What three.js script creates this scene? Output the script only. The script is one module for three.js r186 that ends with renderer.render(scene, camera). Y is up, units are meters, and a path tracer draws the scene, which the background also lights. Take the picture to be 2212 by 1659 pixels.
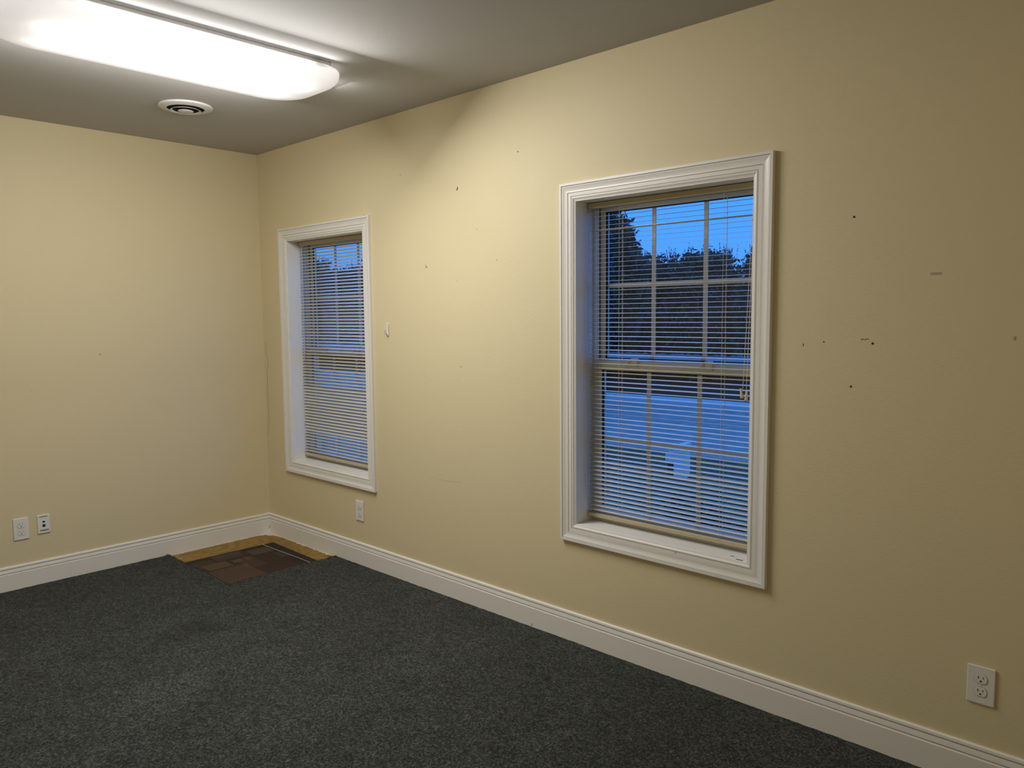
import * as THREE from 'three';
import { RoundedBoxGeometry } from 'three/addons/geometries/RoundedBoxGeometry.js';
import { mergeGeometries } from 'three/addons/utils/BufferGeometryUtils.js';
import { RectAreaLightUniformsLib } from 'three/addons/lights/RectAreaLightUniformsLib.js';

RectAreaLightUniformsLib.init();
const renderer = new THREE.WebGLRenderer({ antialias: true });
renderer.toneMapping = THREE.LinearToneMapping;
renderer.toneMappingExposure = 1.0;
renderer.shadowMap.enabled = true;
const scene = new THREE.Scene();

// ---------- camera (solved from the photograph, 2212 x 1659) ----------
const camera = new THREE.PerspectiveCamera(52.89, 2212 / 1659, 0.02, 300);
camera.position.set(-2.5324, 1.4132, 4.6127);
camera.rotation.set(-0.0878, -0.8126, -0.0089, 'YXZ');
scene.add(camera);

// ---------- dusk sky ----------
scene.background = new THREE.Color().setRGB(0.070, 0.385, 1.35);

// ---------- ceiling light output ----------
const H = 2.445;                                  // ceiling height
const LAMP = { x: -1.2, z: 1.64, w: 1.2, d: 0.44, y: 2.345 };
function areaLight(name, w, h, intensity, pos, look) {
  const l = new THREE.RectAreaLight(new THREE.Color().setRGB(1.0, 0.985, 0.95), intensity, w, h);
  l.name = name; l.position.set(...pos); l.lookAt(...look); scene.add(l); return l;
}
// one tube burns brighter than the other, so the two long shoulders of the lens differ
areaLight('ceiling_lamp_downlight', LAMP.w, LAMP.d, 5.6, [LAMP.x, LAMP.y, LAMP.z], [LAMP.x, 0, LAMP.z]);
areaLight('ceiling_lamp_shoulder', LAMP.w, 0.13, 41, [LAMP.x, 2.362, LAMP.z + 0.258], [LAMP.x, 2.362 - 1.5, LAMP.z + 1.258]);
areaLight('ceiling_lamp_far_shoulder', LAMP.w, 0.13, 17, [LAMP.x, 2.362, LAMP.z - 0.258], [LAMP.x, 2.362 - 1.2, LAMP.z - 1.258]);
areaLight('ceiling_lamp_end', 0.13, LAMP.d * 0.8, 3.2, [LAMP.x + 0.655, 2.368, LAMP.z], [LAMP.x + 1.655, 1.368, LAMP.z]);
areaLight('ceiling_lamp_rim', LAMP.w - 0.14, 0.03, 11, [LAMP.x, 2.41, LAMP.z + 0.251], [LAMP.x, 2.41, 9]);
areaLight('ceiling_lamp_far_rim', LAMP.w - 0.1, 0.03, 7, [LAMP.x, 2.41, LAMP.z - 0.251], [LAMP.x, 2.41, -9]);
areaLight('ceiling_lamp_end_rim', 0.03, LAMP.d * 0.6, 10, [LAMP.x + 0.634, 2.41, LAMP.z], [9, 2.41, LAMP.z]);

// ---------- helpers ----------
function rng(seed) { let a = seed >>> 0; return () => { a = (a + 0x6D2B79F5) | 0; let t = Math.imul(a ^ (a >>> 15), 1 | a); t = (t + Math.imul(t ^ (t >>> 7), 61 | t)) ^ t; return ((t ^ (t >>> 14)) >>> 0) / 4294967296; }; }
const used = new Map();
function numbered(name) { const n = used.get(name) ?? 0; used.set(name, n + 1); return n ? name + '_' + String(n).padStart(3, '0') : name; }
function shade(o) { o.castShadow = true; o.receiveShadow = true; return o; }
function part(name, geo, mat, parent) { const m = shade(new THREE.Mesh(geo, mat)); m.name = name; parent.add(m); return m; }
function group(name, parent) { const g = new THREE.Group(); g.name = name; parent.add(g); return g; }
function thing(name, label, category, pos = [0, 0, 0], grp) {
  const g = new THREE.Group(); g.name = numbered(name); g.position.set(...pos); scene.add(g);
  g.userData = { label, category }; if (grp) g.userData.group = grp; return g;
}
function struct(name, label, category) { const g = new THREE.Group(); g.name = name; g.userData = { kind: 'structure', label, category }; scene.add(g); return g; }
function structMesh(name, geo, mat, label, category) { const m = part(name, geo, mat, scene); m.userData = { kind: 'structure', label, category }; return m; }
function box(x0, x1, y0, y1, z0, z1) { const g = new THREE.BoxGeometry(x1 - x0, y1 - y0, z1 - z0); g.translate((x0 + x1) / 2, (y0 + y1) / 2, (z0 + z1) / 2); return g; }
function rbox(x0, x1, y0, y1, z0, z1, r = 0.002, s = 2) { const g = new RoundedBoxGeometry(x1 - x0, y1 - y0, z1 - z0, s, Math.min(r, (x1 - x0) / 2.01, (y1 - y0) / 2.01, (z1 - z0) / 2.01)); g.translate((x0 + x1) / 2, (y0 + y1) / 2, (z0 + z1) / 2); return g; }
function flat(list) { return mergeGeometries(list.map(g => { const h = g.index ? g.toNonIndexed() : g; for (const k of Object.keys(h.attributes)) if (!['position', 'normal', 'uv'].includes(k)) h.deleteAttribute(k); return h; })); }
function rod(a, b, r, seg = 6) { const A = new THREE.Vector3(...a), B = new THREE.Vector3(...b), d = B.clone().sub(A); const g = new THREE.CylinderGeometry(r, r, d.length(), seg); g.applyQuaternion(new THREE.Quaternion().setFromUnitVectors(new THREE.Vector3(0, 1, 0), d.clone().normalize())); g.translate(...A.add(B).multiplyScalar(0.5).toArray()); return g; }
function curveTube(pts, r, seg = 24, rad = 6) { return new THREE.TubeGeometry(new THREE.CatmullRomCurve3(pts.map(p => new THREE.Vector3(...p))), seg, r, rad); }
function soup(tris, uvs) { const g = new THREE.BufferGeometry(); g.setAttribute('position', new THREE.Float32BufferAttribute(tris, 3)); g.setAttribute('uv', new THREE.Float32BufferAttribute(uvs ?? new Array(tris.length / 3 * 2).fill(0), 2)); g.computeVertexNormals(); return g; }

// tileable value noise
function lattice(n, seed) { const r = rng(seed), a = new Float32Array(n * n); for (let i = 0; i < a.length; i++) a[i] = r(); return (x, y) => { x = ((x % n) + n) % n; y = ((y % n) + n) % n; const i = Math.floor(x), j = Math.floor(y), u = x - i, v = y - j, s = u * u * (3 - 2 * u), t = v * v * (3 - 2 * v), i1 = (i + 1) % n, j1 = (j + 1) % n; return (a[j * n + i] * (1 - s) + a[j * n + i1] * s) * (1 - t) + (a[j1 * n + i] * (1 - s) + a[j1 * n + i1] * s) * t; }; }
function dataTex(n, fn, srgb) {
  const d = new Uint8Array(n * n * 4);
  for (let j = 0; j < n; j++) for (let i = 0; i < n; i++) { const c = fn(i / n, j / n, i, j), k = (j * n + i) * 4; d[k] = Math.max(0, Math.min(255, c[0])); d[k + 1] = Math.max(0, Math.min(255, c[1])); d[k + 2] = Math.max(0, Math.min(255, c[2])); d[k + 3] = 255; }
  const t = new THREE.DataTexture(d, n, n); t.wrapS = t.wrapT = THREE.RepeatWrapping; t.magFilter = THREE.LinearFilter; t.minFilter = THREE.LinearMipmapLinearFilter; t.generateMipmaps = true;
  if (srgb) t.colorSpace = THREE.SRGBColorSpace; t.needsUpdate = true; return t;
}
const lin = (r, g, b) => new THREE.Color().setRGB(r, g, b);
const std = (c, rough, extra = {}) => new THREE.MeshStandardMaterial({ color: c, roughness: rough, metalness: 0, ...extra });

// ---------- materials ----------
const rollerBump = (() => { const a = lattice(128, 3), b = lattice(48, 5), c = lattice(12, 9); return dataTex(512, (u, v) => { const h = 255 * (0.45 * a(u * 128, v * 128) + 0.35 * b(u * 48, v * 48) + 0.2 * c(u * 12, v * 12)); return [h, h, h]; }); })();
rollerBump.repeat.set(2.5, 2.5);
const M = {
  wall: std(lin(0.74, 0.64, 0.41), 0.62, { bumpMap: rollerBump, bumpScale: 0.0003 }),
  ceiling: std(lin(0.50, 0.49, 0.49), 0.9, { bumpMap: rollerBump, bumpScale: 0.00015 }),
  trim: std(lin(0.84, 0.82, 0.78), 0.36),
  jamb: std(lin(0.86, 0.845, 0.82), 0.42),
  vinyl: std(lin(0.74, 0.72, 0.66), 0.42),
  muntin: std(lin(0.66, 0.63, 0.56), 0.5),
  gasket: std(lin(0.012, 0.014, 0.02), 0.7),
  spacer: std(lin(0.45, 0.47, 0.5), 0.35, { metalness: 0.6 }),
  glass: new THREE.MeshPhysicalMaterial({ color: 0xffffff, roughness: 0, transmission: 1, thickness: 0, ior: 1.5 }),
  fog: new THREE.MeshPhysicalMaterial({ color: lin(0.95, 0.95, 0.95), roughness: 1, transmission: 0.9, thickness: 0, transparent: true, opacity: 0.3 }),
  slat: std(lin(0.71, 0.665, 0.54), 0.18),
  rail: std(lin(0.52, 0.44, 0.28), 0.45),
  cord: std(lin(0.68, 0.63, 0.5), 0.8),
  wand: new THREE.MeshPhysicalMaterial({ color: lin(0.9, 0.9, 0.88), roughness: 0.08, transmission: 0.85, thickness: 0.006, ior: 1.48 }),
  tassel: std(lin(0.62, 0.52, 0.33), 0.5),
  latch: std(lin(0.72, 0.72, 0.69), 0.3),
  plate: std(lin(0.82, 0.81, 0.78), 0.33),
  dark: std(lin(0.012, 0.011, 0.010), 0.8),
  jackBlue: std(lin(0.012, 0.03, 0.10), 0.5),
  printGrey: std(lin(0.42, 0.40, 0.41), 0.6),
  metalWhite: std(lin(0.72, 0.71, 0.70), 0.4),
  shaded_duct: std(lin(0.02, 0.02, 0.02), 0.9),  // near-black colour paints the unlit inside of the white metal diffuser
  hole: std(lin(0.05, 0.035, 0.02), 0.95),
  scuff: std(lin(0.50, 0.42, 0.26), 0.9),
  crack: std(lin(0.16, 0.115, 0.06), 0.95),
  hook: std(lin(0.74, 0.72, 0.66), 0.3),
};
// carpet: looped charcoal pile with green and grey flecks
const carpetTex = (() => {
  const n = 1024, a = lattice(176, 21), b = lattice(420, 22), c = lattice(72, 23), d = lattice(300, 24), e = lattice(340, 25), f = lattice(24, 26);
  const h = (u, v) => 0.58 * a(u * 176, v * 176) + 0.42 * b(u * 420, v * 420);
  const map = dataTex(n, (u, v) => {
    let q = h(u, v) - 0.5, m = c(u * 96, v * 96) - 0.5, g = f(u * 24, v * 24) - 0.5;
    let L = 55 + 98 * q + 24 * m + 9 * g;
    if (d(u * 300, v * 300) > 0.78) L -= 24; if (e(u * 340, v * 340) > 0.82) L += 24; L = Math.max(L, 9);
    const t = (a(u * 176 + 31, v * 176 + 77) - 0.5) * 9;
    return [L - 0.5 + t * 0.4, L + 1.5, L - 0.5 - t * 0.5];
  }, true);
  const bump = dataTex(n, (u, v) => { const k = 255 * h(u, v); return [k, k, k]; });
  map.repeat.set(1.15, 1.15); bump.repeat.set(1.15, 1.15);
  return { map, bump };
})();
M.carpet = std(lin(0.96, 1.02, 1.0), 1, { map: carpetTex.map, bumpMap: carpetTex.bump, bumpScale: 0.004, vertexColors: true });
M.carpetEdge = std(lin(0.012, 0.013, 0.014), 1);
// plywood subfloor with wavy grain and paint drips near the boards
const plyTex = (() => {
  const a = lattice(16, 41), b = lattice(128, 42), c = lattice(8, 43);
  return dataTex(512, (u, v) => { const w = a(u * 4, v * 16) * 3 + c(u * 3, v * 5); const ring = 0.5 + 0.5 * Math.sin(w * 9 + v * 26); const f = b(u * 40, v * 128) - 0.5; const L = 0.86 + 0.16 * ring + 0.22 * f; return [172 * L, 142 * L, 68 * L]; }, true);
})();
plyTex.repeat.set(1.2, 1.2);
M.ply = std(lin(0.72, 0.64, 0.5), 0.55, { map: plyTex });
M.spill = std(lin(0.66, 0.60, 0.50), 0.6);

// ---------- room shell ----------
const RX = -2.8, RZ = 4.9, WT = 0.2;
const OUT_W = 0.931, INSET = 0.0765, CASE = 0.0715, YB = 0.4502, YT = 1.9573;
const WINZ = [0.2501, 2.5105];
const iy0 = YB + INSET, iy1 = YT - INSET;
{
  // window wall: plane x = 0, real openings
  const s = new THREE.Shape(); s.moveTo(-0.2, -0.9); s.lineTo(RZ + 0.2, -0.9); s.lineTo(RZ + 0.2, H + 0.2); s.lineTo(-0.2, H + 0.2); s.closePath();
  for (const z0 of WINZ) { const h = new THREE.Path(), a = z0 + INSET - 0.012, b = z0 + OUT_W - INSET + 0.012, c = iy0 - 0.012, d = iy1 + 0.012; h.moveTo(a, c); h.lineTo(a, d); h.lineTo(b, d); h.lineTo(b, c); h.closePath(); s.holes.push(h); }
  const g = new THREE.ExtrudeGeometry(s, { depth: WT, bevelEnabled: false });
  g.rotateY(-Math.PI / 2); g.translate(WT, 0, 0);     // shape x becomes +z, extrusion along x
  structMesh('wall_right', g, M.wall, 'beige painted wall with two windows', 'wall');
  const wallUV = geo => { const p = geo.attributes.position, uv = geo.attributes.uv; for (let i = 0; i < p.count; i++) uv.setXY(i, p.getX(i) + p.getZ(i), p.getY(i)); return geo; };
  structMesh('wall_back', wallUV(box(RX - 0.15, 0, -0.05, H, -0.15, 0)), M.wall, 'plain beige painted wall behind the bare corner of floor', 'wall');
  structMesh('wall_left', wallUV(box(RX - 0.15, RX, -0.05, H, 0, RZ)), M.wall, 'beige painted wall facing the windows', 'wall');
  structMesh('wall_front', wallUV(box(RX - 0.15, 0, -0.05, H, RZ, RZ + 0.15)), M.wall, 'beige painted wall facing the plain wall', 'wall');
  const cg = box(RX - 0.15, 0, H, H + 0.12, -0.15, RZ + 0.15); { const p = cg.attributes.position, uv = cg.attributes.uv; for (let i = 0; i < p.count; i++) uv.setXY(i, p.getX(i), p.getZ(i)); }
  structMesh('ceiling', cg, M.ceiling, 'flat off-white painted ceiling', 'ceiling');
  const fg = box(RX - 0.15, 0, -0.05, 0, -0.15, RZ + 0.15); { const p = fg.attributes.position, uv = fg.attributes.uv; for (let i = 0; i < p.count; i++) uv.setXY(i, p.getX(i), p.getZ(i)); }
  structMesh('floor', fg, M.ply, 'golden plywood subfloor bare in the corner', 'floor');
}

// carpet with a rectangle cut out of the corner
const CX = -0.682, CZ = 0.782;
{
  const r = rng(77), n1 = lattice(64, 71), n2 = lattice(64, 72), n3 = lattice(64, 73);
  const axis = (a, b, cut, step) => { const o = []; const seg = (p, q) => { const k = Math.max(1, Math.round((q - p) / step)); for (let i = 0; i < k; i++) o.push(p + (q - p) * i / k); }; seg(a, cut); seg(cut, b); o.push(b); return o; };
  const xs = axis(RX, 0, CX, 0.024), zs = axis(0, RZ, CZ, 0.024);
  const ix = xs.indexOf(CX), iz = zs.indexOf(CZ), nx = xs.length, nz = zs.length;
  const P = [], U = [], C = [], I = [];
  const blob = (x, z, cx, cz, rx, rz) => { const d = Math.hypot((x - cx) / rx, (z - cz) / rz) + (n2(x * 9, z * 9) - 0.5) * 0.9; return Math.max(0, Math.min(1, 1.4 - d * 1.4)); };
  for (let j = 0; j < nz; j++) for (let i = 0; i < nx; i++) {
    let x = xs[i], z = zs[j], y = 0.009 + (n1(x * 40, z * 40) - 0.5) * 0.003;
    const onL = i === ix && j <= iz, onF = j === iz && i >= ix;
    if (onL) { x += (n2(z * 60, 3) - 0.5) * 0.012; y += 0.003 + 0.006 * n1(z * 30, 9); }
    if (onF) { z += (n2(x * 60, 11) - 0.5) * 0.010; y += 0.002 + 0.004 * n1(x * 30, 4); }
    P.push(x, y, z); U.push(x, z);
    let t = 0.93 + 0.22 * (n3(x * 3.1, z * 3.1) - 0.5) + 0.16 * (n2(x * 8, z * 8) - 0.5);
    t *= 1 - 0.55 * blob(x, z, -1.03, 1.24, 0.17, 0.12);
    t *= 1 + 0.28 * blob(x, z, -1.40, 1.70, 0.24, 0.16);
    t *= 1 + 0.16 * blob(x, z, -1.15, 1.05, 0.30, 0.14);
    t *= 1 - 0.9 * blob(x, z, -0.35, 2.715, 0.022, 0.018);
    C.push(t, t, t);
  }
  for (let j = 0; j < nz - 1; j++) for (let i = 0; i < nx - 1; i++) { if (i >= ix && j < iz) continue; const a = j * nx + i, b = a + 1, c = a + nx, d = c + 1; I.push(a, c, b, b, c, d); }
  const g = new THREE.BufferGeometry(); g.setAttribute('position', new THREE.Float32BufferAttribute(P, 3)); g.setAttribute('uv', new THREE.Float32BufferAttribute(U, 2)); g.setAttribute('color', new THREE.Float32BufferAttribute(C, 3)); g.setIndex(I); g.computeVertexNormals();
  const o = thing('carpet', 'charcoal flecked fitted carpet with a rectangle cut away at the corner', 'carpet');
  part('pile', g, M.carpet, o);
  const T = []; const at = k => [P[3 * k], P[3 * k + 1], P[3 * k + 2]];
  const wallq = (p, q) => { T.push(...p, p[0], 0, p[2], ...q, ...q, p[0], 0, p[2], q[0], 0, q[2]); };
  for (let j = 0; j < iz; j++) wallq(at(j * nx + ix), at((j + 1) * nx + ix));
  for (let i = ix; i < nx - 1; i++) wallq(at(iz * nx + i), at(iz * nx + i + 1));
  part('cut_edge', soup(T), M.carpetEdge, o).userData.label = 'dark cut edge of the carpet';
  // frayed yarns at the cut
  const fr = []; for (let k = 0; k < 46; k++) { const left = r() < 0.6; const x = left ? CX + 0.004 : CX + r() * 0.66, z = left ? 0.05 + r() * 0.72 : CZ - 0.003; fr.push(rod([x, 0.006, z], [x + (left ? 0.012 : (r() - 0.5) * 0.02) * r(), 0.004 + r() * 0.010, z + (left ? (r() - 0.5) * 0.02 : -0.012 * r())], 0.0009, 4)); }
  const f = part('frayed_yarn', flat(fr), M.carpetEdge, o); f.userData.kind = 'stuff';
  const sc = part('backing_shred', flat([rod([CX + 0.004, 0.012, 0.15], [CX + 0.016, 0.02, 0.175], 0.0018, 5), rod([CX + 0.006, 0.016, 0.13], [CX + 0.022, 0.03, 0.12], 0.0009, 5)]), M.cord, o); sc.userData.label = 'pale shred of carpet backing';
}
// paint slopped on the plywood along the boards
{
  const r = rng(5), pts = []; const E = []; const N = 46;
  for (let i = 0; i <= N; i++) { const x = -0.62 + i / N * 0.61; E.push([x, 0.0155 + 0.012 * r() * r() + 0.035 * Math.exp(-Math.pow((x + 0.02) / 0.05, 2)) + (r() > 0.9 ? 0.008 : 0)]); }
  const T = []; for (let i = 0; i < N; i++) T.push(E[i][0], 0.0012, 0.008, E[i][0], 0.0012, E[i][1], E[i + 1][0], 0.0012, 0.008, E[i + 1][0], 0.0012, 0.008, E[i][0], 0.0012, E[i][1], E[i + 1][0], 0.0012, E[i + 1][1]);
  const F = []; for (let i = 0; i <= N; i++) { const z = 0.01 + i / N * 0.72; F.push([z, -0.0155 - 0.014 * r() * r() - 0.045 * Math.exp(-Math.pow((z - 0.01) / 0.07, 2)) - (r() > 0.88 ? 0.009 : 0)]); }
  for (let i = 0; i < N; i++) T.push(-0.008, 0.0013, F[i][0], -0.008, 0.0013, F[i + 1][0], F[i][1], 0.0013, F[i][0], F[i][1], 0.0013, F[i][0], -0.008, 0.0013, F[i + 1][0], F[i + 1][1], 0.0013, F[i + 1][0]);
  const m = part('paint_slop', soup(T), M.spill, scene); m.userData = { label: 'ragged off-white paint slopped on the plywood along the baseboards', category: 'paint' };
}
// brown carpet tile lying in the cut-out
{
  const n = 512, cv = document.createElement('canvas'); cv.width = cv.height = n; const c = cv.getContext('2d'); const r = rng(9);
  c.fillStyle = 'rgb(64,45,33)'; c.fillRect(0, 0, n, n);
  const rect = (x, y, w, h, col) => { c.fillStyle = col; c.fillRect(x * n, y * n, w * n, h * n); };
  rect(0, 0, 1, 0.10, 'rgb(52,40,34)'); rect(0.80, 0, 0.2, 1, 'rgb(50,38,32)');
  rect(0.62, 0.10, 0.24, 0.20, 'rgb(92,78,62)'); rect(0.80, 0.36, 0.12, 0.22, 'rgb(74,62,52)');
  rect(0.02, 0.10, 0.20, 0.26, 'rgb(72,58,44)'); rect(0.06, 0.26, 0.26, 0.20, 'rgb(96,76,56)'); rect(0.28, 0.02, 0.30, 0.10, 'rgb(70,62,56)');
  rect(0.36, 0.30, 0.10, 0.10, 'rgb(98,82,66)'); rect(0.50, 0.28, 0.06, 0.13, 'rgb(88,72,58)');
  const lines = (x, y, w, h, k, col, wd) => { c.fillStyle = col; for (let i = 0; i < k; i++) c.fillRect((x + w * i / k) * n, y * n, wd * n, h * n); };
  lines(0.04, 0.50, 0.40, 0.46, 15, 'rgb(128,104,82)', 0.008); lines(0.26, 0.04, 0.30, 0.18, 12, 'rgb(118,100,82)', 0.007); lines(0.40, 0.30, 0.20, 0.36, 7, 'rgb(104,84,66)', 0.008);
  const im = c.getImageData(0, 0, n, n), d = im.data; for (let i = 0; i < d.length; i += 4) { const k = 0.86 + 0.28 * r(); d[i] *= k; d[i + 1] *= k; d[i + 2] *= k; } c.putImageData(im, 0, 0);
  const t = new THREE.CanvasTexture(cv); t.colorSpace = THREE.SRGBColorSpace;
  const mt = std(lin(0.66, 0.64, 0.62), 1, { map: t });
  const o = thing('carpet_tile', 'loose brown patterned carpet tile on bare plywood', 'carpet tile', [-0.402, 0, 0.508]); o.rotation.y = -0.03;
  const g = rbox(-0.278, 0.278, 0.0006, 0.007, -0.278, 0.278, 0.002, 2); { const p = g.attributes.position, uv = g.attributes.uv; for (let i = 0; i < p.count; i++) uv.setXY(i, p.getX(i) / 0.556 + 0.5, 0.5 - p.getZ(i) / 0.556); }
  part('tile', g, mt, o);
  part('pulled_yarn', curveTube([[0.205, 0.0085, -0.277], [0.212, 0.009, -0.05], [0.222, 0.0088, 0.12], [0.226, 0.0085, 0.272]], 0.0022, 20, 6), std(lin(0.42, 0.34, 0.26), 0.9), o).userData.label = 'pale straight yarn across the tile';
}

// ---------- baseboards ----------
const BASE = [[0, 0.1345], [0.0045, 0.1345], [0.0085, 0.1315], [0.0095, 0.1250], [0.0095, 0.1232], [0.0025, 0.1226], [0.0025, 0.1202], [0.0080, 0.1192], [0.0108, 0.1060], [0.0112, 0.1020], [0.0040, 0.1012], [0.0040, 0.0982], [0.0140, 0.0968], [0.0150, 0.0945], [0.0150, 0.0]];
function runBoard(len, mitre0, mitre1) {           // along +z, thickness towards -x
  const T = [], U = [];
  for (let i = 0; i < BASE.length - 1; i++) { const [t0, y0] = BASE[i], [t1, y1] = BASE[i + 1]; const a = [-t0, y0, mitre0 ? t0 : 0], b = [-t0, y0, len - (mitre1 ? t0 : 0)], c = [-t1, y1, mitre0 ? t1 : 0], d = [-t1, y1, len - (mitre1 ? t1 : 0)]; T.push(...a, ...c, ...b, ...b, ...c, ...d); for (let k = 0; k < 6; k++) U.push(0, 0); }
  return soup(T, U);
}
{
  const mk = (name, len, pos, rot, label) => { const m = structMesh(name, runBoard(len, true, true), M.trim, label, 'baseboard'); m.position.set(...pos); m.rotation.y = rot; return m; };
  const br = mk('baseboard_right', RZ, [0, 0, 0], 0, 'white moulded baseboard under the windows');
  mk('baseboard_back', -RX, [RX, 0, 0], Math.PI / 2, 'white moulded baseboard along the plain wall');
  mk('baseboard_left', RZ, [RX, 0, RZ], Math.PI, 'white moulded baseboard along the wall facing the windows');
  mk('baseboard_front', -RX, [0, 0, RZ], -Math.PI / 2, 'white moulded baseboard along the wall facing the plain wall');
  part('scratch', rod([-0.0152, 0.012, 2.336], [-0.0152, 0.026, 2.344], 0.0009, 5), M.hole, br);
  part('scratch', rod([-0.0152, 0.072, 1.22], [-0.0152, 0.078, 1.226], 0.001, 5), M.scuff, br);
  part('corner_gap', rbox(-0.017, -0.0152, 0.036, 0.052, 0.0152, 0.017, 0.0004, 1), M.hole, br);
}

// ---------- windows ----------
const PROF = [[0, 0], [0, 0.0165], [0.0012, 0.018], [0.0105, 0.018], [0.0108, 0.0115], [0.0120, 0.0115], [0.0126, 0.0155], [0.0165, 0.0150], [0.021, 0.0132], [0.027, 0.0116], [0.033, 0.0108], [0.0395, 0.0112], [0.0398, 0.0062], [0.0409, 0.0062], [0.0414, 0.0092], [0.0548, 0.0088], [0.0551, 0.0050], [0.0562, 0.0050], [0.0585, 0.0082], [0.0620, 0.0092], [0.0655, 0.0082], [0.0680, 0.0055], [CASE, 0.0045], [CASE, 0]];
function casingBoard(len) {                        // outer edge along +z at y = 0, inward = +y, out of the wall = -x
  const T = [];
  for (let i = 0; i < PROF.length - 1; i++) { const [u0, t0] = PROF[i], [u1, t1] = PROF[i + 1]; const a = [-t0, u0, u0], b = [-t0, u0, len - u0], c = [-t1, u1, u1], d = [-t1, u1, len - u1]; T.push(...a, ...b, ...c, ...b, ...d, ...c); }
  return soup(T);
}
const caseH = casingBoard(OUT_W), caseV = casingBoard(YT - YB);
function ring(z0, z1, y0, y1, wL, wR, wB, wT, x0, x1, name, mat, parent, r = 0.003) {
  part(name[0], rbox(x0, x1, y0, y1, z0, z0 + wL, r), mat, parent); part(name[0], rbox(x0, x1, y0, y1, z1 - wR, z1, r), mat, parent);
  part(name[1], rbox(x0, x1, y0, y0 + wB, z0 + wL, z1 - wR, r), mat, parent); part(name[1], rbox(x0, x1, y1 - wT, y1, z0 + wL, z1 - wR, r), mat, parent);
}
function makeWindow(name, z0, label) {
  const w = struct(name, label, 'window');
  const a = z0 + INSET, b = z0 + OUT_W - INSET;
  const put = (g, pos, rx) => { const m = part('casing', g, M.trim, w); m.position.set(...pos); m.rotation.x = rx; return m; };
  put(caseH, [0, YB, z0], 0); put(caseH, [0, YT, z0 + OUT_W], Math.PI);
  put(caseV, [0, YT, z0], Math.PI / 2); put(caseV, [0, YB, z0 + OUT_W], -Math.PI / 2);
  // jamb lining
  part('jamb', rbox(-0.003, 0.19, iy0, iy1, a - 0.011, a, 0.0015), M.jamb, w); part('jamb', rbox(-0.003, 0.19, iy0, iy1, b, b + 0.011, 0.0015), M.jamb, w);
  part('head_jamb', rbox(-0.003, 0.19, iy1, iy1 + 0.011, a - 0.011, b + 0.011, 0.0015), M.jamb, w);
  part('sill', rbox(-0.003, 0.19, iy0 - 0.011, iy0, a - 0.011, b + 0.011, 0.0015), M.jamb, w);
  // vinyl frame tracks
  const fr = group('frame', w);
  ring(a, b, iy0, iy1, 0.012, 0.012, 0.014, 0.012, 0.114, 0.195, ['track', 'frame_rail'], M.vinyl, fr);
  part('track_groove', box(0.1435, 0.1475, iy0 + 0.66, iy1 - 0.012, a + 0.0105, a + 0.0145), M.gasket, fr); part('track_groove', box(0.1435, 0.1475, iy0 + 0.66, iy1 - 0.012, b - 0.0145, b - 0.0105), M.gasket, fr);
  const sash = (sn, y0, y1, gy0, gy1, gi, x0, x1, gx, fog) => {
    const s = group(sn, w), p = a + 0.010, q = b - 0.010, g0 = a + gi, g1 = b - gi;
    ring(p, q, y0, y1, g0 - p, q - g1, gy0 - y0, y1 - gy1, x0, x1, ['stile', 'rail'], M.vinyl, s, 0.004);
    part('gasket', flat([box(gx - 0.004, gx + 0.004, gy0, gy1, g0, g0 + 0.006), box(gx - 0.004, gx + 0.004, gy0, gy1, g1 - 0.006, g1), box(gx - 0.004, gx + 0.004, gy0, gy0 + 0.004, g0, g1), box(gx - 0.004, gx + 0.004, gy1 - 0.004, gy1, g0, g1)]), M.gasket, s);
    part('spacer', flat([box(gx + 0.001, gx + 0.008, gy0, gy1, g0 + 0.006, g0 + 0.009), box(gx + 0.001, gx + 0.008, gy0, gy1, g1 - 0.009, g1 - 0.006)]), M.spacer, s);
    const pane = new THREE.PlaneGeometry(g1 - g0, gy1 - gy0); pane.rotateY(-Math.PI / 2); pane.translate(gx - 0.002, (gy0 + gy1) / 2, (g0 + g1) / 2); part('pane', pane, M.glass, s);
    if (fog) { const rr = rng(Math.round(z0 * 977) + 3); for (const [hh, k] of [[0.007, 0], [0.014, 1], [0.024, 2]]) { const T = [], N = 60; let p = null; for (let i = 0; i <= N; i++) { const z = g0 + 0.006 + (g1 - g0 - 0.012) * i / N, y = gy0 + 0.004 + hh * (0.86 + 0.28 * rr()); if (p) T.push(gx - 0.0026 - k * 0.0003, gy0 + 0.004, p[0], gx - 0.0026 - k * 0.0003, gy0 + 0.004, z, gx - 0.0026 - k * 0.0003, p[1], p[0], gx - 0.0026 - k * 0.0003, p[1], p[0], gx - 0.0026 - k * 0.0003, gy0 + 0.004, z, gx - 0.0026 - k * 0.0003, y, z); p = [z, y]; } part('condensation', soup(T), M.fog, s).userData.label = 'misty condensation at the foot of the glass'; } }
    for (const k of [1, 2]) { const z = g0 + (g1 - g0) * k / 3; part('muntin', rbox(gx + 0.001, gx + 0.007, gy0, gy1, z - 0.0095, z + 0.0095, 0.002), M.muntin, s); }
    const ym = (gy0 + gy1) / 2; part('muntin', rbox(gx + 0.0012, gx + 0.0068, ym - 0.0095, ym + 0.0095, g0, g1, 0.002), M.muntin, s);
    return s;
  };
  sash('upper_sash', 1.192, 1.872, 1.229, 1.847, 0.037, 0.148, 0.178, 0.160, true);
  const lo = sash('lower_sash', iy0 + 0.012, 1.222, 0.585, 1.182, 0.042, 0.112, 0.144, 0.128);
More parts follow.
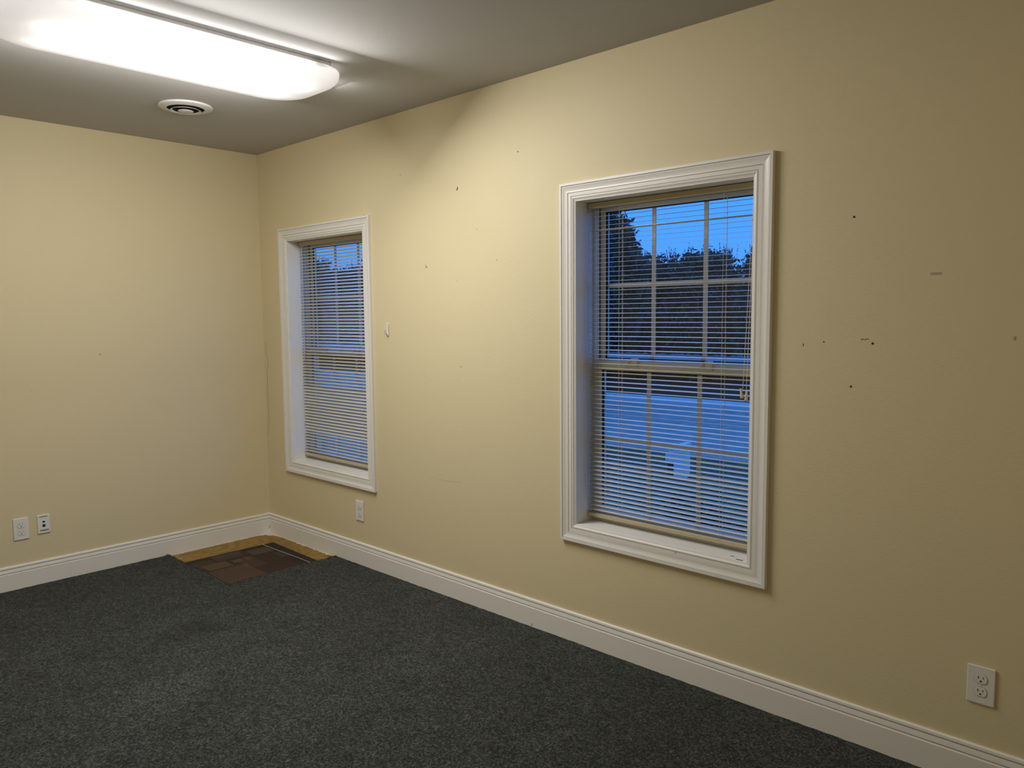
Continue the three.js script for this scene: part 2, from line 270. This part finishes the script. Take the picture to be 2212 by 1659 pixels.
  for (const k of [0.218, 0.556]) {                 // cam locks on the meeting rail
    const z = a + k; const g = flat([rbox(0.106, 0.132, 1.222, 1.228, z - 0.028, z + 0.028, 0.003), rbox(0.1035, 0.113, 1.200, 1.2275, z - 0.016, z + 0.016, 0.003), new THREE.CylinderGeometry(0.010, 0.012, 0.008, 16).translate(0.118, 1.231, z), curveTube([[0.118, 1.233, z], [0.108, 1.231, z - 0.012], [0.1, 1.221, z - 0.027], [0.098, 1.213, z - 0.033]], 0.0045, 12, 8)]);
    part('sash_latch', g, M.latch, lo);
  }
  return w;
}
const win1 = makeWindow('window_1', WINZ[0], 'white framed double-hung window near the corner of the room');
const win2 = makeWindow('window_2', WINZ[1], 'white framed double-hung window away from the room corner');
part('scratch', rod([-0.0085, 0.498, 3.074], [-0.0085, 0.508, 3.079], 0.0009, 5), M.hole, win2);
part('paint_chip', rbox(0.006, 0.012, iy0 - 0.001, iy0 + 0.0008, 3.318, 3.345, 0.0005, 1), M.hole, win2);
part('paint_chip', rbox(0.030, 0.034, iy0 - 0.001, iy0 + 0.0008, 3.285, 3.30, 0.0005, 1), M.hole, win2);

// ---------- mini blinds ----------
const SLAT_L = OUT_W - 2 * INSET - 0.016, PITCH = 0.01905, SX = 0.086;
const slatGeo = (() => {
  const k = 6, wd = 0.025, crown = 0.0007, th = 0.0005, T = [], f = i => { const s = i / k * 2 - 1; return [s * wd / 2, crown * (1 - s * s)]; }, L = SLAT_L / 2;
  const q = (a, b, c, d) => T.push(...a, ...b, ...c, ...c, ...b, ...d);
  for (let i = 0; i < k; i++) { const [x0, y0] = f(i), [x1, y1] = f(i + 1); q([x0, y0, -L], [x0, y0, L], [x1, y1, -L], [x1, y1, L]); q([x0, y0 - th, -L], [x1, y1 - th, -L], [x0, y0 - th, L], [x1, y1 - th, L]); q([x0, y0, -L], [x1, y1, -L], [x0, y0 - th, -L], [x1, y1 - th, -L]); q([x0, y0, L], [x0, y0 - th, L], [x1, y1, L], [x1, y1 - th, L]); }
  const [xa, ya] = f(0), [xb, yb] = f(k); q([xa, ya, -L], [xa, ya - th, -L], [xa, ya, L], [xa, ya - th, L]); q([xb, yb, -L], [xb, yb, L], [xb, yb - th, -L], [xb, yb - th, L]);
  return soup(T);
})();
function makeBlind(z0, label, tilt, ladders, wandZ, wandLen, cords) {
  const a = z0 + INSET, b = z0 + OUT_W - INSET, zc = (a + b) / 2;
  const o = thing('window_blind', label, 'window blind', [0, iy0, 0], 'cream mini blinds hung inside the window frames');
  const at = g => g.translate(0, -iy0, 0);
  part('headrail', at(rbox(0.072, 0.098, 1.8545, 1.8785, a + 0.005, b - 0.005, 0.002)), M.rail, o);
  const yTop = 1.8405, N = 67, r = rng(z0 * 1000);
  let yLast = 0;
  for (let i = 0; i < N; i++) {
    const y = yTop - i * PITCH; yLast = y;
    const m = part('slat', slatGeo, M.slat, o); m.position.set(SX, y - iy0, zc + (r() - 0.5) * 0.002); m.rotation.z = (tilt(y, i) + (r() - 0.5) * 1.6) * Math.PI / 180; m.rotation.x = (r() - 0.5) * 0.0016;
  }
  part('bottom_rail', at(rbox(0.074, 0.099, yLast - 0.034, yLast - 0.017, a + 0.006, b - 0.006, 0.003)), M.rail, o);
  part('end_cap', at(rbox(0.073, 0.100, yLast - 0.036, yLast - 0.016, a + 0.0045, a + 0.012, 0.002)), M.tassel, o);
  for (const z of ladders) {
    part('ladder_cord', at(flat([rod([SX - 0.0138, 1.856, z], [SX - 0.0138, yLast - 0.02, z], 0.0006, 5), rod([SX + 0.0138, 1.856, z], [SX + 0.0138, yLast - 0.02, z], 0.0006, 5)])), M.cord, o);
    part('lift_cord', at(rod([SX, 1.856, z + 0.006], [SX, yLast - 0.02, z + 0.006], 0.0008, 5)), M.cord, o);
  }
  if (wandLen) { const w = part('tilt_wand', at(rod([0.060, 1.842, wandZ], [0.058, 1.842 - wandLen, wandZ], 0.0035, 6)), M.wand, o); part('wand_hook', at(flat([rod([0.078, 1.856, wandZ], [0.062, 1.846, wandZ], 0.0016), rod([0.062, 1.846, wandZ], [0.060, 1.838, wandZ], 0.0028)])), M.cord, o); }
  if (cords) {
    part('pull_cord', at(rod([0.074, 1.853, 3.331], [0.062, 1.142, 3.306], 0.0009, 5)), M.cord, o); part('pull_cord', at(rod([0.074, 1.853, 3.334], [0.062, 1.137, 3.320], 0.0009, 5)), M.cord, o);
    const tas = (y, z, rz) => { const g = new THREE.LatheGeometry([[0, 0.036], [0.0035, 0.036], [0.0045, 0.028], [0.006, 0.006], [0.0066, 0], [0, 0]].map(p => new THREE.Vector2(...p)), 12); g.rotateX(rz); g.translate(0.062, y, z); part('tassel', at(g), M.tassel, o); };
    tas(1.108, 3.304, -0.15); tas(1.100, 3.3195, 0.06);
    part('cord_stop', at(new THREE.SphereGeometry(0.004, 10, 8).translate(0.067, 1.745, 3.327)), M.cord, o);
  }
  return o;
}
makeBlind(WINZ[1], 'cream mini blind with slats lying flat and open', (y, i) => (i === 4 ? -7 : i === 44 ? -8 : y < 0.80 ? 12 : y < 0.86 ? 5 : y < 1.1 ? 1 : 4), [2.752, 3.215], 2.607, 1.22, true);
makeBlind(WINZ[0], 'cream mini blind with slats tilted half closed', (y, i) => (y > 1.3 ? 28 : y > 1.0 ? 25 : y > 0.70 ? 35 : 22 - (0.70 - y) * 60), [0.487, 0.978], 0.391, 0.68, false);

// ---------- ceiling lamp ----------
{
  const o = thing('ceiling_light', 'long white fluorescent ceiling light with a puffed translucent lens', 'ceiling light', [LAMP.x, H, LAMP.z]);
  part('pan', rbox(-0.52, 0.52, -0.0165, 0, -0.226, 0.226, 0.003), M.metalWhite, o);
  part('pan_lip', flat([box(-0.52, 0.52, -0.021, -0.0165, 0.222, 0.2255), box(-0.52, 0.52, -0.021, -0.0165, -0.2255, -0.222)]), M.gasket, o);
  // lens: rounded rectangle rings, inset with depth
  const A = 0.622, B = 0.245, R0 = 0.165, prof = [[0, -0.021], [0, -0.030], [0.002, -0.040], [0.008, -0.051], [0.019, -0.062], [0.036, -0.071], [0.06, -0.078], [0.10, -0.083], [0.16, -0.086], [0.243, -0.087]];
  const outline = s => { const a = A - s, b = B - s, rr = Math.min(Math.max(R0 - s * 0.4, 0.02), b), pts = []; for (let c = 0; c < 4; c++) { const cx = (c === 0 || c === 3 ? 1 : -1) * (a - rr), cz = (c < 2 ? 1 : -1) * (b - rr); for (let k = 0; k <= 10; k++) { const t = (c + k / 10) * Math.PI / 2; pts.push([cx + rr * Math.cos(t), cz + rr * Math.sin(t)]); } } return pts; };
  const P = [], I = [], n = 44; prof.forEach(([s, y]) => outline(s).forEach(([x, z]) => P.push(x, y, z)));
  for (let i = 0; i < prof.length - 1; i++) for (let k = 0; k < n; k++) { const a = i * n + k, b = i * n + (k + 1) % n, c = a + n, d = b + n; I.push(a, b, c, b, d, c); }
  const base = (prof.length - 1) * n; for (let k = 1; k < n - 1; k++) I.push(base, base + k, base + k + 1);
  const g = new THREE.BufferGeometry(); g.setAttribute('position', new THREE.Float32BufferAttribute(P, 3)); g.setAttribute('uv', new THREE.Float32BufferAttribute(new Array(P.length / 3 * 2).fill(0), 2)); g.setIndex(I); g.computeVertexNormals();
  const lensM = new THREE.MeshPhysicalMaterial({ color: lin(0.93, 0.92, 0.92), roughness: 1, transmission: 0.55, thickness: 0, emissive: lin(1, 0.985, 0.98), emissiveIntensity: 0.5 });
  const lens = part('light_lens', g, lensM, o); lens.castShadow = false;
  const tubeM = std(lin(0.9, 0.9, 0.9), 0.4, { emissive: lin(1, 0.98, 0.97), emissiveIntensity: 9 });
  const dimM = std(lin(0.9, 0.9, 0.9), 0.4, { emissive: lin(1, 0.97, 0.95), emissiveIntensity: 5 });
  for (const z of [-0.085, 0.085]) { const t = new THREE.CylinderGeometry(0.0125, 0.0125, 0.98, 14); t.rotateZ(Math.PI / 2); t.translate(0, -0.042, z); part('fluorescent_tube', t, z > 0 ? tubeM : dimM, o); }
  for (const [x, z] of [[0.455, 0.228], [-0.455, 0.228]]) part('lens_clip', rbox(x - 0.02, x + 0.02, -0.034, -0.018, z, z + 0.012, 0.002), M.metalWhite, o);
  const r = rng(12), dead = [[-0.39, -0.222, 0.006], [-0.17, -0.225, 0.003], [-0.13, -0.222, 0.003], [0.03, -0.222, 0.003], [0.33, -0.2, 0.004], [0.40, -0.19, 0.003], [-0.405, -0.218, 0.003]];
  for (const [x, z, s] of dead) { const gg = new THREE.SphereGeometry(s, 8, 6); gg.scale(1.6, 0.3, 0.8); gg.translate(x, -0.056, z); part('dead_insect', gg, M.crack, o); }
}
// ---------- round ceiling vent ----------
{
  const o = thing('ceiling_vent', 'round white metal air diffuser in the ceiling', 'vent', [-0.812, H, 0.812]);
  const lathe = (pts, name, mat) => part(name, new THREE.LatheGeometry(pts.map(p => new THREE.Vector2(...p)), 56), mat, o);
  lathe([[0.124, -0.001], [0.1245, -0.006], [0.121, -0.010], [0.112, -0.0115], [0.092, -0.0165], [0.087, -0.0160], [0.086, -0.012], [0.090, -0.002]], 'flange', M.metalWhite);
  lathe([[0.001, -0.0015], [0.089, -0.0015], [0.0865, -0.0118]], 'shaded_duct', M.shaded_duct);  // bowl coloured dark to paint the shade above the rings
  lathe([[0.0705, -0.0225], [0.0690, -0.0240], [0.0600, -0.0190], [0.0610, -0.0175], [0.0705, -0.0225]], 'cone_ring', M.metalWhite);
  lathe([[0.0695, -0.0222], [0.0600, -0.0180], [0.050, -0.004]], 'ring_shade', M.shaded_duct);  // back of the white ring, its shade put into the colour
  lathe([[0.001, -0.0290], [0.026, -0.0285], [0.036, -0.0245], [0.034, -0.0232], [0.001, -0.0225]], 'centre_cone', M.metalWhite);
  lathe([[0.033, -0.0230], [0.018, -0.004]], 'centre_shade', M.shaded_duct);  // back of the white centre cone, darkened as painted shade
  part('bridge', flat([rbox(-0.086, 0.086, -0.012, -0.008, -0.003, 0.003, 0.001, 1), rbox(-0.003, 0.003, -0.012, -0.008, -0.086, 0.086, 0.001, 1)]), M.shaded_duct, o);  // struts take the same painted shade colour
}
// ---------- electrical plates ----------
// local axes: x to the right on the wall, y up, z out of the wall
function plateBody(w, h) {
  return rbox(-w / 2, w / 2, -h / 2, h / 2, 0, 0.0055, 0.0027, 3);
}
const face = (rx, ry) => { const p = new THREE.Path(); for (let k = 0; k <= 28; k++) { const t = k / 28 * Math.PI * 2, x = rx * Math.cos(t), y = Math.max(-ry, Math.min(ry, rx * 1.04 * Math.sin(t))); k ? p.lineTo(x, y) : p.moveTo(x, y); } return p; };
function outlet(label, pos, rot, w, h) {
  const o = thing('electrical_outlet', label, 'outlet', pos, 'white duplex outlets low on the walls'); o.rotation.y = rot;
  part('cover_plate', plateBody(w, h), M.plate, o).position.z = 0.001;
  part('screw', new THREE.CylinderGeometry(0.003, 0.003, 0.0012, 14).rotateX(Math.PI / 2).translate(0, 0, 0.0068), M.metalWhite, o);
  for (const s of [-1, 1]) {
    const f = group('receptacle', o); f.position.y = s * 0.0195;
    const sh = new THREE.Shape(face(0.0168, 0.0136).getPoints()); part('receptacle_face', new THREE.ExtrudeGeometry(sh, { depth: 0.0068, bevelEnabled: true, bevelThickness: 0.0008, bevelSize: 0.0008, bevelOffset: -0.0008, bevelSegments: 2 }).translate(0, 0, 0.0008), M.plate, f);
    part('gap_shade', new THREE.ExtrudeGeometry(new THREE.Shape(face(0.0176, 0.0144).getPoints()), { depth: 0.0002, bevelEnabled: false }).translate(0, 0, 0.0065), M.crack, f);  // thin dark rim paints the shade around the receptacle face
    part('slot', box(-0.0075, -0.0055, 0.0005, 0.0085, 0.0082, 0.0087), M.dark, f); part('slot', box(0.0055, 0.0073, 0.0015, 0.0078, 0.0082, 0.0087), M.dark, f);
    part('ground_hole', new THREE.CylinderGeometry(0.0026, 0.0026, 0.0008, 12).rotateX(Math.PI / 2).translate(0, -0.0062, 0.0084), M.dark, f);
  }
  return o;
}
outlet('white duplex outlet beside the small data plate', [-1.4243, 0.3225, 0], 0, 0.0705, 0.1145);
outlet('white duplex outlet under the corner window', [0, 0.3185, 1.0175], -Math.PI / 2, 0.0725, 0.1145);
outlet('white duplex outlet alone on the wall away from the corner', [0, 0.3192, 4.107], -Math.PI / 2, 0.0725, 0.1143);
{
  const o = thing('data_plate', 'small white data plate with a blue jack beside the outlet', 'wall plate', [-1.3185, 0.328, 0]);
  part('cover_plate', plateBody(0.060, 0.1), M.plate, o).position.z = 0.001;
  part('label_strip', rbox(-0.02, 0.02, 0.037, 0.043, 0.0058, 0.0065, 0.0005, 1), M.printGrey, o); part('label_strip', rbox(-0.02, 0.02, -0.038, -0.030, 0.0058, 0.0065, 0.0005, 1), M.printGrey, o);
  part('phone_jack', rbox(-0.006, 0.006, 0.008, 0.0165, 0.0058, 0.0072, 0.0008, 1), M.dark, o); part('data_jack', rbox(-0.007, 0.007, -0.0155, -0.001, 0.0058, 0.0076, 0.0008, 1), M.jackBlue, o);
  part('print_mark', box(0.0215, 0.0228, -0.040, -0.029, 0.006, 0.0066), M.dark, o);
}
// ---------- adhesive hook ----------
{
  const o = thing('wall_hook', 'small white plastic adhesive hook on the wall between the windows', 'hook', [0, 1.347, 1.312]);
  part('hook_base', rbox(-0.007, 0.0, -0.034, 0.034, -0.009, 0.009, 0.0033, 3), M.hook, o);
  part('hook_arm', curveTube([[-0.004, -0.016, 0], [-0.010, -0.023, 0], [-0.015, -0.021, 0], [-0.020, -0.012, 0], [-0.023, -0.003, 0]], 0.0042, 20, 8), M.hook, o);
}
// ---------- nail holes, cracks and scuffs on the walls ----------
{
  const wr = scene.getObjectByName('wall_right'), wb = scene.getObjectByName('wall_back');
  const dot = (y, z, r, mat = M.hole, name = 'nail_hole') => { const g = new THREE.CylinderGeometry(r, r * 0.8, 0.0008, 9); g.rotateZ(Math.PI / 2); g.translate(-0.0003, y, z); part(name, g, mat, wr); };
  for (const [y, z, r] of [[1.8177, 1.9984, 0.0018], [1.6689, 2.1274, 0.0022], [1.584, 1.8567, 0.0014], [1.5369, 1.5175, 0.0012], [1.6429, 2.2664, 0.001], [1.5326, 1.8391, 0.0012], [1.1005, 1.8625, 0.0014], [1.0788, 1.6007, 0.0012], [1.0775, 1.6205, 0.0012], [1.3201, 3.6184, 0.0025], [1.7143, 3.703, 0.0036], [1.1787, 3.7086, 0.0036], [1.3175, 3.7709, 0.0038], [1.964, 1.123, 0.0022]]) dot(y, z, r);
  const line = (name, mat, pts, r) => part(name, curveTube(pts.map(([y, z]) => [0, y, z]), r, pts.length * 6, 5), mat, wr);
  line('gouge', M.hole, [[2.0235, 1.8715], [2.017, 1.870], [2.009, 1.865]], 0.0026);
  line('gouge', M.hole, [[2.1372, 1.4405], [2.134, 1.445]], 0.0016);
  line('gouge', M.hole, [[2.132, 2.258], [2.1285, 2.2635], [2.129, 2.269]], 0.0015);
  line('gouge', M.hole, [[1.672, 1.632], [1.667, 1.629], [1.6635, 1.634], [1.664, 1.639]], 0.0014); dot(1.6665, 1.635, 0.0028, M.plate, 'wall_anchor');
  line('gouge', M.scuff, [[1.660, 1.625], [1.660, 1.643]], 0.002);
  line('gouge', M.crack, [[1.1725, 1.868], [1.1725, 1.880], [1.168, 1.881]], 0.0009);
  line('gouge', M.hole, [[1.314, 3.5503], [1.304, 3.5503]], 0.0011);
  line('gouge', M.crack, [[1.3285, 3.735], [1.3315, 3.741], [1.329, 3.747], [1.3318, 3.753], [1.3305, 3.759]], 0.0011);
  line('scratch', M.scuff, [[0.5975, 1.62], [0.598, 1.68], [0.597, 1.74], [0.600, 1.81], [0.6035, 1.8683]], 0.0007);
  line('paint_crack', M.crack, [[1.2564, 0.0275], [1.17, 0.034], [1.152, 0.045], [1.12, 0.0485], [1.098, 0.0465], [1.088, 0.035]], 0.0008);
  line('paint_crack', M.crack, [[1.086, 0.033], [0.98, 0.032], [0.85, 0.032], [0.7291, 0.0308], [0.722, 0.026]], 0.0008);
  line('paint_crack', M.crack, [[0.715, 0.020], [0.68, 0.018], [0.6515, 0.0164]], 0.0007);
  part('scuff', rbox(-0.0006, 0.0004, 1.5235, 1.531, 3.928, 3.957, 0.0003, 1), M.scuff, wr);
  part('scuff', rbox(-0.0006, 0.0004, 1.333, 1.345, 4.146, 4.152, 0.0003, 1), M.scuff, wr);
  const bd = (x, y, r) => { const g = new THREE.CylinderGeometry(r, r, 0.0008, 9); g.rotateX(Math.PI / 2); g.translate(x, y, 0.0003); part('nail_hole', g, M.scuff, wb); };
  bd(-0.9902, 1.2198, 0.005); bd(-1.3329, 1.0419, 0.002); bd(-0.984, 1.221, 0.002);
}

// ---------- outdoors ----------
const YG = -0.8;
{
  const grassN = (() => { const a = lattice(128, 91), b = lattice(32, 92); return dataTex(512, (u, v) => { const L = 0.7 + 0.5 * (a(u * 128, v * 128) - 0.5) + 0.5 * (b(u * 32, v * 32) - 0.5); return [84 * L, 112 * L, 62 * L]; }, true); })(); grassN.repeat.set(0.7, 0.7);
  const asphN = (() => { const a = lattice(256, 93), b = lattice(16, 94); return dataTex(512, (u, v) => { const L = 0.9 + 0.2 * (a(u * 256, v * 256) - 0.5) + 0.16 * (b(u * 16, v * 16) - 0.5); return [176 * L, 174 * L, 170 * L]; }, true); })(); asphN.repeat.set(0.4, 0.4);
  const strip = (name, x0, x1, y, mat, label, cat) => { const g = box(x0, x1, y - 0.2, y, -60, 14); const p = g.attributes.position, uv = g.attributes.uv; for (let i = 0; i < p.count; i++) uv.setXY(i, p.getX(i), p.getZ(i)); return structMesh(name, g, mat, label, cat); };
  M.grass = std(lin(0.78, 0.78, 0.74), 1, { map: grassN }); M.asphalt = std(lin(0.92, 0.9, 0.88), 0.85, { map: asphN }); M.concrete = std(lin(0.62, 0.62, 0.6), 0.8); M.darkGrass = std(lin(0.2, 0.19, 0.17), 1, { map: grassN }); M.mulch = std(lin(0.03, 0.026, 0.022), 1);  // verge reuses the grass map with a much darker tint
  strip('planting_bed', 0.2, 2.2, YG - 0.01, M.mulch, 'dark planting bed under the windows outside', 'ground');
  strip('lawn', 2.2, 8.0, YG, M.grass, 'dark green lawn between the building and the road', 'lawn');
  strip('road', 8.0, 14.0, YG - 0.06, M.asphalt, 'grey asphalt road seen through the windows', 'road');
  strip('sidewalk', 14.25, 15.15, YG + 0.04, M.concrete, 'pale concrete sidewalk on the far side of the road', 'sidewalk');
  strip('gutter_shadow', 14.0, 14.25, YG - 0.1, M.mulch, 'dark strip painting the kerb shadow along the far side of the road', 'gutter_shadow');  // near-black strip paints the shadow below the kerb
  strip('verge', 15.15, 60, YG - 0.02, M.darkGrass, 'grassy ground under the trees across the road', 'ground');
  const lp = M.paintLine = std(lin(0.85, 0.85, 0.83), 0.7);
  for (let k = 0; k < 3; k++) { const m = part(numbered('lane_marking'), box(13.3, 13.42, YG - 0.061, YG - 0.055, -5.6 - k * 9, -3.2 - k * 9), lp, scene); m.userData = { label: 'pale painted dash on the road', category: 'road marking', group: 'painted dashes on the road' }; }
}
// white pedestal box on the lawn
{
  const white = std(lin(0.86, 0.86, 0.85), 0.5);
  const o = thing('pedestal_box', 'white box pedestal with a slanted lid standing on the lawn', 'pedestal box', [6.62, YG, -0.87]); o.rotation.y = 0.12;
  part('body', rbox(-0.08, 0.08, 0, 0.41, -0.088, 0.088, 0.01), white, o);
  const s = new THREE.Shape(); s.moveTo(-0.09, 0); s.lineTo(0.09, 0); s.lineTo(0.09, 0.058); s.quadraticCurveTo(0.02, 0.062, -0.09, 0.02); s.closePath();
  const lid = new THREE.ExtrudeGeometry(s, { depth: 0.166, bevelEnabled: true, bevelSize: 0.004, bevelThickness: 0.004, bevelSegments: 1 }); lid.translate(0, 0, -0.083); lid.rotateY(-Math.PI / 2); lid.translate(0, 0.414, 0); part('lid', lid, white, o);
  part('side_box', rbox(-0.075, 0.05, 0.185, 0.325, -0.215, -0.0885, 0.01), white, o);
  part('side_block', rbox(-0.04, 0.04, 0, 0.1845, -0.195, -0.09, 0.006), std(lin(0.02, 0.024, 0.025), 0.8), o).userData.label = 'dark block under the side box';  // dark block filling the space below the side box
}
// trees and shrubs
const leafM = [std(lin(0.055, 0.075, 0.05), 0.8), std(lin(0.045, 0.06, 0.045), 0.8), std(lin(0.07, 0.085, 0.055), 0.8)];
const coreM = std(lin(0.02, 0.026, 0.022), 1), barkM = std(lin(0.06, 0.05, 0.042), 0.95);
function tree(name, label, category, grp, x, z, base, h, rx, ry, count, leaf, seed, mat, spikes = 0, square = 0) {
  const fill = d => square ? Math.pow(Math.pow(Math.abs(d[0]), 4) + Math.pow(Math.abs(d[1]), 4) + Math.pow(Math.abs(d[2]), 4), -0.25) : 1;
  const o = thing(name, label, category, [x, base, z], grp), r = rng(seed), n = lattice(32, seed + 1);
  const cy = h - ry;
  if (cy > 0.15) part('trunk', new THREE.CylinderGeometry(0.035 * h, 0.055 * h, Math.max(0.1, cy), 9).translate(0, Math.max(0.1, cy) / 2, 0), barkM, o);
  const g = new THREE.IcosahedronGeometry(1, 4), p = g.attributes.position; for (let i = 0; i < p.count; i++) { const v = new THREE.Vector3(p.getX(i), p.getY(i), p.getZ(i)); const k = (0.70 + 0.34 * n(v.x * 3 + 9 + v.z, v.y * 3 + 9 - v.z)) * (square ? 0.9 : 1) * fill([v.x, v.y, v.z]); p.setXYZ(i, v.x * rx * k, Math.max(v.y * ry * k + cy, 0.02), v.z * rx * k); } g.computeVertexNormals();
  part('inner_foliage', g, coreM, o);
  const T = []; const q = (cx, cy2, cz, s) => { const a = new THREE.Vector3(r() - 0.5, r() - 0.5, r() - 0.5).normalize(), b = new THREE.Vector3(r() - 0.5, r() - 0.5, r() - 0.5).cross(a).normalize(); const A = a.multiplyScalar(s), B = b.multiplyScalar(s * 0.42); const P = k => [cx + A.x * k[0] + B.x * k[1], cy2 + A.y * k[0] + B.y * k[1], cz + A.z * k[0] + B.z * k[1]]; const p0 = P([-1, 0]), p1 = P([0, -1]), p2 = P([1, 0]), p3 = P([0, 1]); T.push(...p0, ...p1, ...p2, ...p0, ...p2, ...p3); };
  for (let i = 0; i < count; i++) { const u = r() * 2 - 1, t = r() * Math.PI * 2, s = Math.sqrt(1 - u * u); const d = [s * Math.cos(t), u, s * Math.sin(t)]; const lump = 0.74 + 0.36 * n(d[0] * 3 + 9 + d[2], d[1] * 3 + 9 - d[2]) ; const k = (square ? 0.92 + 0.12 * (lump - 0.9) : lump) * fill(d) * (0.86 + 0.2 * r() + (r() > 0.9 ? 0.12 * r() : 0)); const yy = d[1] * ry * k + cy; if (yy < 0.03) continue; q(d[0] * rx * k, yy, d[2] * rx * k, leaf * (0.6 + 0.8 * r())); }
  for (let i = 0; i < spikes; i++) { const t = r() * Math.PI * 2, rr = rx * 0.9 * Math.sqrt(r()), sx = rr * Math.cos(t), sz = rr * Math.sin(t), y0 = cy + ry * (square ? 0.84 : 0.85 * Math.sqrt(Math.max(0, 1 - (rr / rx) ** 2))), L = 0.25 + 0.45 * r(), lx = (r() - 0.5) * 0.25, lz = (r() - 0.5) * 0.25; for (let k = 0; k < 9; k++) { const f = k / 9; q(sx + lx * f, y0 + L * f, sz + lz * f, leaf * (0.9 - 0.5 * f)); } }
  const m = part('leaves', soup(T), mat, o); m.userData.kind = 'stuff';
  return o;
}
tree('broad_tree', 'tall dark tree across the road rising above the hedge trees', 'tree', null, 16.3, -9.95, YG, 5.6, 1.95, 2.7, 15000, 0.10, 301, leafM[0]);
{
  const r = rng(400);
  for (let k = 0; k < 34; k++) {
    const back = k % 2, z = 2.0 - k * 1.3 + (r() - 0.5) * 0.1, x = back ? 23.1 : 20.2, far = z < -18;
    const h = (far ? 4.1 + r() * 1.3 : 3.95 + r() * 0.4) + back * 0.4;
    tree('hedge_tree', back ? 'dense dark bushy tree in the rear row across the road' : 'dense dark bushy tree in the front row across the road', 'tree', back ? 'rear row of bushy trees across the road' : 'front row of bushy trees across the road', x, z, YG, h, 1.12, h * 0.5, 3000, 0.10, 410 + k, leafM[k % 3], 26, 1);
  }
  for (let k = 0; k < 6; k++) tree('foundation_shrub', 'dark clipped shrub in the bed below the windows', 'shrub', 'shrubs below the windows outside', 0.98 + (r() - 0.5) * 0.06, 3.55 - k * 0.94, YG - 0.01, 1.22 + (r() - 0.5) * 0.12, 0.405, 0.61, 5200, 0.03, 500 + k, leafM[1]);
}
renderer.render(scene, camera);
